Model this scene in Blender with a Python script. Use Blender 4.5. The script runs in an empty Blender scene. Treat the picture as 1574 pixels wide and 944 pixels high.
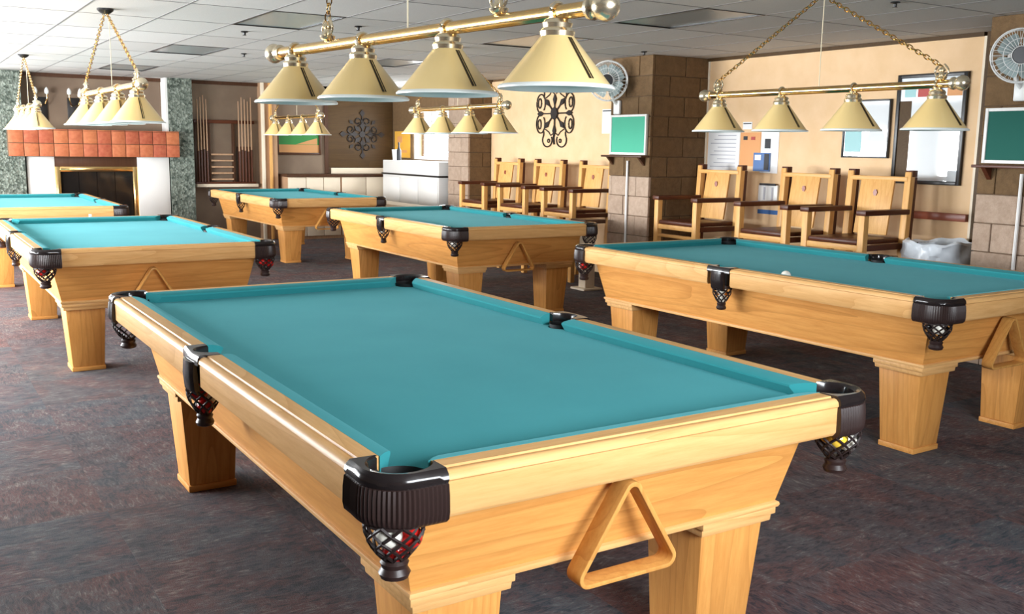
import bpy, bmesh, math, random
from mathutils import Vector, Matrix
random.seed(7)
S = bpy.context.scene
C = S.collection
PI = math.pi

# ------------------------------------------------------------------ camera
cd = bpy.data.cameras.new('camera'); cam = bpy.data.objects.new('camera', cd); C.objects.link(cam)
cd.sensor_width = 36.0; cd.lens = 1504.88 / 1574 * 36.0; cd.clip_end = 200
cam.matrix_world = (Matrix.Translation((0, 0, 1.439)) @ Matrix.Rotation(math.radians(-32.326), 4, 'Z')
                    @ Matrix.Rotation(PI / 2 - 0.1610, 4, 'X') @ Matrix.Rotation(0.01496, 4, 'Z'))
S.camera = cam
# ------------------------------------------------------------------ world and light
w = bpy.data.worlds.new('sky'); S.world = w; w.use_nodes = True
bg = w.node_tree.nodes['Background']; bg.inputs[0].default_value = (0.80, 0.90, 1.0, 1); bg.inputs[1].default_value = 3.0
def window_light(name, loc, rot, sx, sy, power, col):
    l = bpy.data.lights.new(name, 'AREA'); l.shape = 'RECTANGLE'; l.size = sx; l.size_y = sy; l.energy = power; l.color = col
    o = bpy.data.objects.new(name, l); C.objects.link(o); o.location = loc; o.rotation_euler = rot
    return o
LEFT_WINDOWS = [(5.1, 7.9), (8.4, 11.2), (11.7, 14.5)]  # first opening is unseen, added to brighten the tables' left sides
FRONT_WINDOWS = [(.6, 2.6)]
BACK_WINDOW = (-1.9, .6)
for (a, b), pw in zip(LEFT_WINDOWS, (360, 700, 340)):     # daylight in the left wall openings; the first is added fill
    window_light('daylight', (-2.33, (a + b) / 2, 1.22), (0, -PI / 2, 0), 1.45, b - a, pw, (0.93, 0.97, 1.0))
for (a, b) in FRONT_WINDOWS:    # daylight in the openings behind the camera
    window_light('daylight', ((a + b) / 2, -1.13, 1.73), (PI / 2, 0, 0), b - a, 1.0, 215, (0.90, 0.95, 1.0))
window_light('daylight', (-.65, 15.03, 1.22), (-PI / 2, 0, 0), 2.5, 1.45, 220, (0.90, 0.96, 1.0))
window_light('daylight', (7.2, 13.55, 1.63), (0, PI / 2, 0), .75, 1.2, 60, (0.9, 0.96, 1.0))
S.view_settings.view_transform = 'Standard'; S.view_settings.look = 'None'
S.view_settings.gamma = 1.0; S.view_settings.use_curve_mapping = False
S.view_settings.exposure = 0.26

# ------------------------------------------------------------------ materials
MATS = {}
def new_mat(name, col=(.5, .5, .5), rough=.5, metal=0.0, **kw):
    m = bpy.data.materials.new(name); m.use_nodes = True; MATS[name] = m
    b = m.node_tree.nodes['Principled BSDF']
    b.inputs['Base Color'].default_value = (*col, 1); b.inputs['Roughness'].default_value = rough; b.inputs['Metallic'].default_value = metal
    for k, v in kw.items():
        b.inputs[k].default_value = v
    return m, m.node_tree, b
def nd(t, kind, **kw):
    n = t.nodes.new(kind)
    for k, v in kw.items():
        if k in n.inputs: n.inputs[k].default_value = v
        else: setattr(n, k, v)
    return n
def ramp(t, fac, stops):
    r = t.nodes.new('ShaderNodeValToRGB'); t.links.new(fac, r.inputs[0])
    e = r.color_ramp.elements
    while len(e) < len(stops): e.new(.5)
    for i, (p, c) in enumerate(stops):
        e[i].position = p; e[i].color = (*c, 1)
    return r.outputs[0]
def coords(t, scale=(1, 1, 1), rnd=8.0, kind='Object'):
    tc = nd(t, 'ShaderNodeTexCoord'); oi = nd(t, 'ShaderNodeObjectInfo'); mp = nd(t, 'ShaderNodeMapping')
    mp.inputs['Scale'].default_value = scale
    mu = nd(t, 'ShaderNodeMath', operation='MULTIPLY'); mu.inputs[1].default_value = rnd
    t.links.new(oi.outputs['Random'], mu.inputs[0]); t.links.new(mu.outputs[0], mp.inputs['Location'])
    t.links.new(tc.outputs[kind], mp.inputs['Vector'])
    return mp.outputs[0], oi.outputs['Random']
def noise(t, vec, scale, detail=4, rough=.5, dist=0.0):
    n = nd(t, 'ShaderNodeTexNoise', Scale=scale, Detail=detail, Roughness=rough, Distortion=dist)
    t.links.new(vec, n.inputs['Vector']); return n.outputs['Fac']
def mth(t, op, a, b=None):
    n = nd(t, 'ShaderNodeMath', operation=op)
    for i, x in enumerate((a, b)):
        if x is None: continue
        if isinstance(x, (int, float)): n.inputs[i].default_value = x
        else: t.links.new(x, n.inputs[i])
    return n.outputs[0]
def mixc(t, fac, a, b, mode='MIX'):
    n = nd(t, 'ShaderNodeMix', data_type='RGBA', blend_type=mode)
    for i, x in ((0, fac), (6, a), (7, b)):
        if isinstance(x, (int, float)): n.inputs[i].default_value = x
        elif isinstance(x, tuple): n.inputs[i].default_value = (*x, 1)
        else: t.links.new(x, n.inputs[i])
    return n.outputs[2]
def bump(t, b, h, strength=.2, dist=.01):
    n = nd(t, 'ShaderNodeBump', Strength=strength, Distance=dist); t.links.new(h, n.inputs['Height']); t.links.new(n.outputs[0], b.inputs['Normal'])

def wood(name, axis, light, dark, rough=.45, rings=1.0):
    m, t, b = new_mat(name, light, rough)
    sc = [9.0, 9.0, 9.0]; sc['xyz'.index(axis)] = .7
    v, r = coords(t, tuple(sc))
    fine = noise(t, v, 7.0, 6, .7)
    low = noise(t, v, .30, 2, .35)
    band = mth(t, 'FRACT', mth(t, 'MULTIPLY', low, 26.0 * rings))
    band = mth(t, 'POWER', band, 5.0)
    c = ramp(t, fine, [(.32, tuple(x * y for x, y in zip(light, (.84, .76, .66)))), (.62, light)])
    c = mixc(t, mth(t, 'MULTIPLY', band, .50), c, dark)
    c = mixc(t, mth(t, 'MULTIPLY', r, .16), c, tuple(x * .72 for x in light))
    t.links.new(c, b.inputs['Base Color'])
    bump(t, b, fine, .05, .002)
    b.inputs['Specular IOR Level'].default_value = .22; b.inputs['Coat Weight'].default_value = .03; b.inputs['Coat Roughness'].default_value = .25
    return m
OAK_L, OAK_D = (.77, .365, .100), (.45, .170, .035)
for ax in 'xyz': wood('oak_' + ax, ax, OAK_L, OAK_D)
for ax in 'xy': wood('oak_rail_' + ax, ax, (.82, .48, .195), (.58, .27, .075))
for ax in 'xyz': wood('pine_' + ax, ax, (.80, .45, .155), (.62, .27, .07), .4)
for ax in 'xyz': wood('mahogany_' + ax, ax, (.10, .030, .014), (.045, .012, .008), .35)
wood('rack_wood', 'z', (.70, .36, .10), (.45, .17, .04), .35)
wood('dark_wood_z', 'z', (.085, .038, .02), (.04, .016, .01), .4)
wood('column_wood', 'z', (.50, .31, .19), (.34, .19, .10), .5)
wood('brown_board', 'x', (.085, .046, .015), (.045, .022, .008), .6)

m, t, b = new_mat('cloth', (.012, .21, .22), .95)
v, r = coords(t); n1 = noise(t, v, 2.2, 3); n2 = noise(t, v, 900, 1)
c = ramp(t, n1, [(.3, (.030, .255, .275)), (.7, (.040, .285, .305))]); t.links.new(c, b.inputs['Base Color'])
bump(t, b, n2, .08, .001); b.inputs['Specular IOR Level'].default_value = .12; b.inputs['Sheen Weight'].default_value = .16; b.inputs['Sheen Roughness'].default_value = .4
b.inputs['Sheen Tint'].default_value = (.4, .9, 1, 1)
new_mat('leather', (.030, .016, .014), .38)
new_mat('pocket_cap', (.016, .012, .012), .16)
new_mat('liner', (.006, .006, .006), .6)
new_mat('net', (.022, .012, .011), .5)
new_mat('ball_white', (.85, .82, .72), .08); new_mat('ball_yellow', (.85, .55, .06), .08); new_mat('ball_red', (.55, .015, .012), .08)
new_mat('ball_blue', (.02, .05, .25), .08); new_mat('ball_black', (.008, .008, .008), .08); new_mat('ball_orange', (.8, .25, .03), .08)
m, t, b = new_mat('brass_shade', (.86, .64, .30), .36, 0.0, **{'Coat Weight': .4, 'Coat Roughness': .15})
v, r = coords(t, (1, 1, 1)); c = ramp(t, noise(t, v, 3, 2), [(.3, (.89, .64, .26)), (.7, (.94, .71, .32))]); t.links.new(c, b.inputs['Base Color'])
new_mat('brass', (.88, .60, .26), .16, 1.0)
new_mat('brass_pale', (.92, .80, .58), .22, .9)
new_mat('enamel', (.82, .86, .84), .3)
new_mat('dark_stripe', (.035, .022, .010), .35, .3)
new_mat('cord', (.75, .65, .45), .6)
new_mat('black_metal', (.012, .010, .010), .35, .0)
new_mat('iron', (.014, .008, .006), .6, .0)
new_mat('white_plastic', (.80, .80, .78), .35)
new_mat('fan_blade', (.55, .66, .66), .2, 0, **{'Transmission Weight': .35})
new_mat('chrome', (.75, .76, .76), .15, 1.0)
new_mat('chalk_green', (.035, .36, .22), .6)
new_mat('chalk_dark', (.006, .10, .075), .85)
new_mat('white_paint', (.78, .76, .73), .5)
new_mat('cream_paint', (.80, .68, .52), .55)
new_mat('red_rail', (.30, .075, .035), .35)
new_mat('paper', (.82, .82, .82), .6); new_mat('paper_orange', (.72, .33, .12), .6); new_mat('paper_blue', (.03, .12, .34), .4); new_mat('paper_yellow', (.80, .42, .06), .5)
new_mat('paper_teal', (.30, .55, .56), .5); new_mat('ink', (.02, .02, .025), .6); new_mat('ink_grey', (.45, .45, .50), .6); new_mat('ink_red', (.45, .06, .05), .6)
new_mat('picture_green', (.02, .20, .035), .5); new_mat('picture_orange', (.50, .24, .08), .5)
new_mat('bag', (.80, .86, .92), .25)
new_mat('firebox_glass', (.012, .010, .009), .06)
new_mat('grid_metal', (.20, .19, .18), .6)
new_mat('troffer', (.34, .37, .36), .25)
new_mat('floor_base', (.02, .016, .018), .9)

m, t, b = new_mat('glass', (1, 1, 1), .0)   # thin window pane
tr = nd(t, 'ShaderNodeBsdfTransparent'); gl = nd(t, 'ShaderNodeBsdfGlossy', Roughness=.02); mx = nd(t, 'ShaderNodeMixShader'); mx.inputs[0].default_value = .06
t.links.new(tr.outputs[0], mx.inputs[1]); t.links.new(gl.outputs[0], mx.inputs[2]); t.links.new(mx.outputs[0], t.nodes['Material Output'].inputs[0])
new_mat('frame_glass', (.78, .82, .84), .03, 0, **{'Specular IOR Level': 1.0, 'Coat Weight': 1.0})

m, t, b = new_mat('carpet', (.05, .04, .045), .95)
v, r = coords(t, (1, 1, 1), 37.0)
tc = nd(t, 'ShaderNodeMapping'); tc.inputs['Scale'].default_value = (52, 13, 1); t.links.new(v, tc.inputs['Vector'])
s1 = mth(t, 'ADD', mth(t, 'MULTIPLY', noise(t, tc.outputs[0], 1.0, 6, .8, 1.2), .72), mth(t, 'MULTIPLY', noise(t, v, 9.0, 3, .6, .5), .28))
big = noise(t, v, 3.2, 4, .65, .5)
c1 = ramp(t, s1, [(.40, (.010, .008, .010)), (.46, (.050, .034, .038)), (.505, (.145, .042, .034)), (.545, (.10, .072, .068)), (.65, (.36, .26, .22))])
c2 = ramp(t, s1, [(.40, (.008, .010, .013)), (.46, (.036, .042, .056)), (.51, (.095, .070, .066)), (.55, (.068, .080, .088)), (.66, (.30, .26, .235))])
c = mixc(t, ramp(t, big, [(.42, (0, 0, 0)), (.58, (1, 1, 1))]), c1, c2)
c = mixc(t, .30, c, ramp(t, r, [(0, (.04, .04, .055)), (.35, (.15, .055, .045)), (.65, (.09, .075, .08)), (1, (.06, .085, .11))]))
t.links.new(c, b.inputs['Base Color']); bump(t, b, noise(t, v, 260, 2), .5, .004)

m, t, b = new_mat('ceiling_tile', (.70, .68, .65), .85)
v, r = coords(t, (1, 1, 1), 9); n1 = noise(t, v, 120, 3, .7)
c = ramp(t, r, [(0, (.50, .475, .44)), (1, (.59, .565, .53))]); c = mixc(t, .25, c, ramp(t, n1, [(.35, (.38, .37, .35)), (.6, (.64, .62, .59))])); t.links.new(c, b.inputs['Base Color']); bump(t, b, n1, .3, .003)

def block_mat(name, lo, hi, rough=.9):
    m, t, b = new_mat(name, lo, rough)
    v, r = coords(t, (1, 1, 1), 9); n1 = noise(t, v, 18, 5, .7); n2 = noise(t, v, 90, 3, .7)
    c = ramp(t, n1, [(.3, lo), (.7, hi)]); c = mixc(t, .3, c, ramp(t, r, [(0, lo), (1, hi)])); t.links.new(c, b.inputs['Base Color']); bump(t, b, n2, .7, .01)
block_mat('block_brown', (.105, .058, .022), (.20, .115, .05))
block_mat('block_tan', (.34, .235, .165), (.52, .385, .29))
new_mat('mortar', (.13, .08, .045), .95)
m, t, b = new_mat('wall_peach', (.80, .60, .40), .8)
v, r = coords(t, (1, 1, 1), 1); c = ramp(t, noise(t, v, 6, 4), [(.3, (.74, .495, .27)), (.7, (.80, .555, .33))]); t.links.new(c, b.inputs['Base Color']); bump(t, b, noise(t, v, 70, 3), .2, .004)
m, t, b = new_mat('wall_tan', (.36, .25, .17), .85)
v, r = coords(t, (1, 1, 1), 1); c = ramp(t, noise(t, v, 2, 4), [(.3, (.17, .115, .078)), (.7, (.24, .17, .115))]); t.links.new(c, b.inputs['Base Color'])
m, t, b = new_mat('pebble_stone', (.3, .33, .28), .8)
v, r = coords(t, (1, 1, 1), 3)
vo = nd(t, 'ShaderNodeTexVoronoi', Scale=34.0); t.links.new(v, vo.inputs['Vector'])
c = mixc(t, .65, ramp(t, noise(t, v, 14, 5, .7), [(.36, (.02, .03, .02)), (.5, (.10, .13, .10)), (.64, (.34, .37, .32))]), ramp(t, vo.outputs['Color'], [(.2, (.03, .04, .03)), (.8, (.26, .29, .24))])); t.links.new(c, b.inputs['Base Color']); bump(t, b, vo.outputs['Distance'], .6, .02)
m, t, b = new_mat('clay_tile', (.52, .16, .07), .6)
v, r = coords(t, (1, 1, 1), 9)
c = ramp(t, r, [(0, (.36, .062, .026)), (.4, (.42, .095, .036)), (.7, (.50, .15, .048)), (1, (.38, .070, .034))]); c = mixc(t, .25, c, ramp(t, noise(t, v, 22, 3), [(.3, (.22, .04, .015)), (.7, (.60, .24, .11))])); t.links.new(c, b.inputs['Base Color'])

# ------------------------------------------------------------------ mesh helpers
class MB:
    def __init__(s): s.v = []; s.f = []
    def add(s, vs, fs):
        o = len(s.v); s.v += [tuple(p) for p in vs]; s.f += [tuple(i + o for i in q) for q in fs]; return s
    def box(s, x0, x1, y0, y1, z0, z1): return s.frus((x0, x1, y0, y1), (x0, x1, y0, y1), z0, z1)
    def frus(s, bt, tp, z0, z1):
        v = [(bt[0], bt[2], z0), (bt[1], bt[2], z0), (bt[1], bt[3], z0), (bt[0], bt[3], z0), (tp[0], tp[2], z1), (tp[1], tp[2], z1), (tp[1], tp[3], z1), (tp[0], tp[3], z1)]
        return s.add(v, [(0, 3, 2, 1), (4, 5, 6, 7), (0, 1, 5, 4), (1, 2, 6, 5), (2, 3, 7, 6), (3, 0, 4, 7)])
    def loft(s, rings, cap=True, closed=True):
        n = len(rings[0]); o = len(s.v)
        for r in rings: s.v += [tuple(p) for p in r]
        for i in range(len(rings) - 1):
            for j in range(n if closed else n - 1):
                k = (j + 1) % n
                s.f.append((o + i * n + j, o + i * n + k, o + (i + 1) * n + k, o + (i + 1) * n + j))
        if cap:
            s.f.append(tuple(o + j for j in range(n - 1, -1, -1))); s.f.append(tuple(o + (len(rings) - 1) * n + j for j in range(n)))
        return s
    def lathe(s, prof, n=24, c=(0, 0), cap=True):
        return s.loft([[(c[0] + r * math.cos(2 * PI * j / n), c[1] + r * math.sin(2 * PI * j / n), z) for j in range(n)] for r, z in prof], cap)
    def tube(s, path, r, n=6, closed=False):
        P = [Vector(p) for p in path]; R = []
        up = Vector((0, 0, 1))
        for i, p in enumerate(P):
            a = P[(i - 1) % len(P)] if (closed or i > 0) else p; b = P[(i + 1) % len(P)] if (closed or i < len(P) - 1) else p
            d = (b - a).normalized()
            u = up if abs(d.dot(up)) < .95 else Vector((1, 0, 0))
            x = d.cross(u).normalized(); y = x.cross(d).normalized()
            rr = r[i] if isinstance(r, (list, tuple)) else r
            R.append([p + (x * math.cos(2 * PI * j / n) + y * math.sin(2 * PI * j / n)) * rr for j in range(n)])
        if closed: R.append(R[0]); return s.loft(R, False)
        return s.loft(R, True)
    def sphere(s, c, r, n=20, m=12):
        return s.lathe_c([(r * math.sin(PI * i / m), r * -math.cos(PI * i / m)) for i in range(m + 1)], n, c)
    def lathe_c(s, prof, n, c):
        return s.loft([[(c[0] + max(r, 1e-5) * math.cos(2 * PI * j / n), c[1] + max(r, 1e-5) * math.sin(2 * PI * j / n), c[2] + z) for j in range(n)] for r, z in prof], False)
    def mesh(s, name, mat, bevel=0, smooth=False, segs=2):
        me = bpy.data.meshes.new(name); bm = bmesh.new()
        vs = [bm.verts.new(p) for p in s.v]
        for q in s.f:
            try: bm.faces.new([vs[i] for i in q])
            except ValueError: pass
        bmesh.ops.remove_doubles(bm, verts=bm.verts, dist=1e-6)
        bmesh.ops.recalc_face_normals(bm, faces=bm.faces)
        if bevel: bmesh.ops.bevel(bm, geom=[e for e in bm.edges if len(e.link_faces) == 2 and e.calc_face_angle(0) > .5], offset=bevel, segments=segs, affect='EDGES', profile=.5)
        bm.to_mesh(me); bm.free(); me.materials.append(MATS[mat])
        if smooth or bevel:
            me.polygons.foreach_set('use_smooth', [True] * len(me.polygons)); me.set_sharp_from_angle(angle=math.radians(40))
        return me
    def build(s, name, mat, parent=None, bevel=0, smooth=False, loc=(0, 0, 0), rot=(0, 0, 0), segs=2):
        return place(name, s.mesh(name, mat, bevel, smooth, segs), parent, loc, rot)
def place(name, me, parent=None, loc=(0, 0, 0), rot=(0, 0, 0)):
    o = bpy.data.objects.new(name, me); C.objects.link(o); o.parent = parent; o.location = loc; o.rotation_euler = rot
    return o
def tag(o, label, cat, group=None):
    o['label'] = label; o['category'] = cat
    if group: o['group'] = group
    return o
def empty(name, label, cat, loc=(0, 0, 0), rz=0, group=None):
    o = bpy.data.objects.new(name, None); C.objects.link(o); o.location = loc; o.rotation_euler = (0, 0, rz); o.empty_display_size = .1
    return tag(o, label, cat, group)
def struct(name, mb, mat, parent=None, bevel=0):
    o = mb.build(name, mat, parent, bevel)
    if parent is None: o['kind'] = 'structure'
    return o
def copy_tree(o, parent=None):
    c = o.copy(); C.objects.link(c); c.parent = parent
    for ch in list(o.children): copy_tree(ch, c)
    return c
def B(*a): return MB().box(*a)

# ------------------------------------------------------------------ the room
RX, BY, LX, FY, H = 7.05, 14.9, -2.2, -1.0, 2.35
struct('floor', B(LX - .15, RX + .2, FY - .15, BY + .2, -.12, -.006), 'floor_base')
floor = bpy.data.objects['floor']
TS = .61
tile_me = B(-TS / 2 + .0003, TS / 2 - .0003, -TS / 2 + .0003, TS / 2 - .0003, -.006, 0).mesh('carpet_tile', 'carpet')
def in_view(x, y, z, mar=.30):
    v = cam.matrix_world.inverted() @ Vector((x, y, z))
    if v.z > -.1: return False
    u, q = -v.x / v.z * 1504.88 / 787, -v.y / v.z * 1504.88 / 472
    return abs(u) < 1 + mar and abs(q) < 1 + mar * 3
for i in range(-1, 12):
    for j in range(1, 24):
        x, y = .02 + (i + .5) * TS, .3 + (j + .5) * TS
        if x + TS / 2 > RX or not in_view(x, y, 0): continue
        place('carpet_tile', tile_me, floor, (x, y, 0), (0, 0, PI / 2 * ((i * 2 + j * 3 + (i * j) % 3) % 2)))
struct('ceiling', B(LX - .15, RX + .2, FY - .15, BY + .2, H + .012, H + .15), 'grid_metal')
ceiling = bpy.data.objects['ceiling']
GX, GY = .5525, .96
def xline(k): return .10 + GX * k
def yline(k): return 6.80 + GY * k
panel_me = B(.006, GX - .006, .006, GY - .006, H, H + .012).mesh('ceiling_panel', 'ceiling_tile')
TROFF = [(4, 0), (4, 3), (4, 6), (8, 0), (8, 3), (8, -2 - 1 + 0)]
TROFF = [(4, 0), (4, 3), (4, 6), (8, 0), (8, 3), (8, -3 + 1)]
for i in range(0, 13):
    for j in range(-5, 9):
        x, y = xline(i), yline(j)
        if (i, j) in TROFF: continue
        if x > RX - .05 or y > BY - .05: continue
        if not (in_view(x, y, H) or in_view(x + GX, y + GY, H) or in_view(x, y + GY, H)): continue
        sx = min(1, (RX - x) / GX); sy = min(1, (BY - y) / GY)
        o = place('ceiling_panel', panel_me, ceiling, (x, y, 0)); o.scale = (sx, sy, 1)
for i in range(0, 13): B(xline(i) - .007, xline(i) + .007, 1.9, BY, H - .002, H + .012).build('grid_bar', 'grid_metal', ceiling)
for j in range(-5, 9): B(.1, RX, yline(j) - .006, yline(j) + .006, H - .0015, H + .012).build('grid_bar', 'grid_metal', ceiling)
tf = empty('ceiling_light', 'unlit', 'ceiling light')
B(.012, GX - .012, .012, GY - .012, H + .004, H + .010).build('diffuser', 'troffer', tf)
mb = MB()
for a in ((0, GX, 0, .014), (0, GX, GY - .014, GY), (0, .014, .014, GY - .014), (GX - .014, GX, .014, GY - .014)): mb.box(*a, H - .004, H + .010)
mb.build('frame', 'black_metal', tf)
TL = ['unlit grey ceiling light panel above the left hanging lamps, nearest of that line', 'unlit grey ceiling light panel between the near and the far one on the left', 'unlit grey ceiling light panel closest to the fireplace wall',
      'unlit grey ceiling light panel behind the largest hanging lamp', 'unlit grey ceiling light panel above the hanging lamp of the middle back table', 'unlit grey ceiling light panel above the right hanging lamp']
for k, (i, j) in enumerate(TROFF):
    o = tf if k == 0 else copy_tree(tf)
    o.location = (xline(i), yline(j), 0); tag(o, TL[k], 'ceiling light', 'unlit ceiling light panels')
sp = MB().lathe([(.028, H), (.030, H - .008), (.012, H - .012), (.010, H - .03), (.018, H - .034)], 14).mesh('sprinkler', 'black_metal', smooth=True)
for k, (x, y, l) in enumerate([(2.54, 8.17, 'small sprinkler head left of the largest lamp, nearer one'), (3.14, 7.24, 'small sprinkler head above the largest lamp rail'), (3.14, 10.14, 'small sprinkler head left of the largest lamp, farther one'), (6.06, 7.33, 'small sprinkler head above the brown block pier'), (5.25, 3.99, 'small sprinkler head right of the right lamp chain')]):
    tag(place('sprinkler', sp, None, (x, y, 0)), l, 'sprinkler', 'ceiling sprinklers')

# left wall and the wall behind the camera, with window openings
def wall_with_windows(name, axis, pos, thick, a0, a1, wins, z0, z1, mat):
    mb = MB(); cuts = [a0] + [q for ab in wins for q in ab] + [a1]
    def bx(p, q, za, zb):
        if axis == 'x': mb.box(pos, pos + thick, p, q, za, zb)
        else: mb.box(p, q, pos, pos + thick, za, zb)
    for i in range(0, len(cuts), 2): bx(cuts[i], cuts[i + 1], -.1, H)
    for a, b_ in wins: bx(a, b_, -.1, z0); bx(a, b_, z1, H)
    return struct(name, mb, mat)
wall_with_windows('wall_left', 'x', LX - .15, .15, FY, BY, LEFT_WINDOWS, .5, 1.95, 'wall_tan')
wall_with_windows('wall_front', 'y', FY - .15, .15, LX - .15, RX + .2, FRONT_WINDOWS, 1.2, 2.25, 'wall_tan')
wall_with_windows('wall_back', 'y', BY, .15, LX - .15, RX + .2, [BACK_WINDOW], .5, 1.95, 'wall_tan')
BAY = (12.95, 14.15)
wall_with_windows('wall_right', 'x', RX, .2, FY, BY, [BAY], 1.24, 2.02, 'block_brown')
wn = 0
def window(axis, pos, a, b_, z0, z1, bars=1):
    global wn; wn += 1
    mb = MB(); f = .05
    def bx(m_, p, q, za, zb, t0=-.03, t1=.03):
        if axis == 'x': m_.box(pos + t0, pos + t1, p, q, za, zb)
        else: m_.box(p, q, pos + t0, pos + t1, za, zb)
    bx(mb, a, a + f, z0, z1); bx(mb, b_ - f, b_, z0, z1); bx(mb, a + f, b_ - f, z0, z0 + f); bx(mb, a + f, b_ - f, z1 - f, z1)
    o = struct('window_%d' % wn, mb, 'white_paint')
    mu = MB()
    for k in range(bars):
        c = a + (b_ - a) * (k + 1) / (bars + 1); bx(mu, c - .02, c + .02, z0 + f, z1 - f)
    mu.build('mullion', 'white_paint', o)
    for k in range(bars + 1):
        p = MB(); l = a + (b_ - a) * k / (bars + 1); bx(p, l + .02, l + (b_ - a) / (bars + 1) - .02, z0 + f, z1 - f, -.003, .003); p.build('pane', 'glass', o)
for a, b_ in LEFT_WINDOWS: window('x', LX - .06, a, b_, .5, 1.95, 2)
for a, b_ in FRONT_WINDOWS: window('y', FY - .06, a, b_, 1.2, 2.25, 1)
window('y', BY + .06, *BACK_WINDOW, .5, 1.95, 1)
window('x', RX + .05, BAY[0], BAY[1], 1.24, 2.02, 1)

# peach wall panels on the right wall
struct('wall_right_panel', B(RX - .02, RX, 4.52, 7.48, 0, H - .03), 'wall_peach')
struct('wall_right_panel', B(RX - .02, RX, 8.13, 11.70, 0, H - .03), 'wall_peach')
struct('trim_1', B(RX - .035, RX, 4.49, 4.52, 0, H - .03), 'cream_paint')
struct('trim_2', B(RX - .05, RX, 4.03, 4.49, 0, H), 'brown_board')
struct('trim_3', B(RX - .06, RX - .02, 4.53, 5.05, .925, .985), 'red_rail', bevel=.006)
struct('trim_4', B(RX - .045, RX - .0, 4.52, 7.48, H - .03, H), 'brown_board')
struct('trim_5', B(RX - .03, RX - .02, 7.455, 7.48, 0, H - .03), 'cream_paint')

# block piers
def pier(name, x0, y0, y1, tan_to, label_mat='block_brown', left_tan=None):
    core = struct(name, B(x0 + .012, RX, y0 + .012, y1 - .012, 0, H), 'mortar')
    hh, ll, g = .196, .395, .0028
    nz = int(math.ceil(H / hh))
    for k in range(nz):
        z0, z1 = k * hh + g, min(H, (k + 1) * hh - g)
        # front face (towards -x), blocks run along y
        off = (k % 2) * .5 * ll; y = y0 - off
        while y < y1 - .01:
            a, b_ = max(y0, y + g), min(y1, y + ll - g)
            if b_ - a > .03: B(x0 + random.uniform(-.003, .003), x0 + .03, a, b_, z0, z1).build('block', 'block_tan' if z1 < tan_to else 'block_brown', core, .004, segs=1)
            y += ll
        # side face (towards the camera, -y), blocks run along x
        x = x0 + .03 - ((k + 1) % 2) * .5 * ll
        while x < RX - .01:
            a, b_ = max(x0 + .031, x + g), min(RX, x + ll - g)
            if b_ - a > .03: B(a, b_, y0 + random.uniform(-.003, .003), y0 + .03, z0, z1).build('block', 'block_brown', core, .004, segs=1)
            x += ll
    return core
pier('wall_pier', 6.30, 7.48, 8.12, 1.36)
pier('wall_pier', 6.30, 3.10, 4.02, 1.36)
pier('wall_pier', 6.67, 11.71, 12.28, 2.4)

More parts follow.
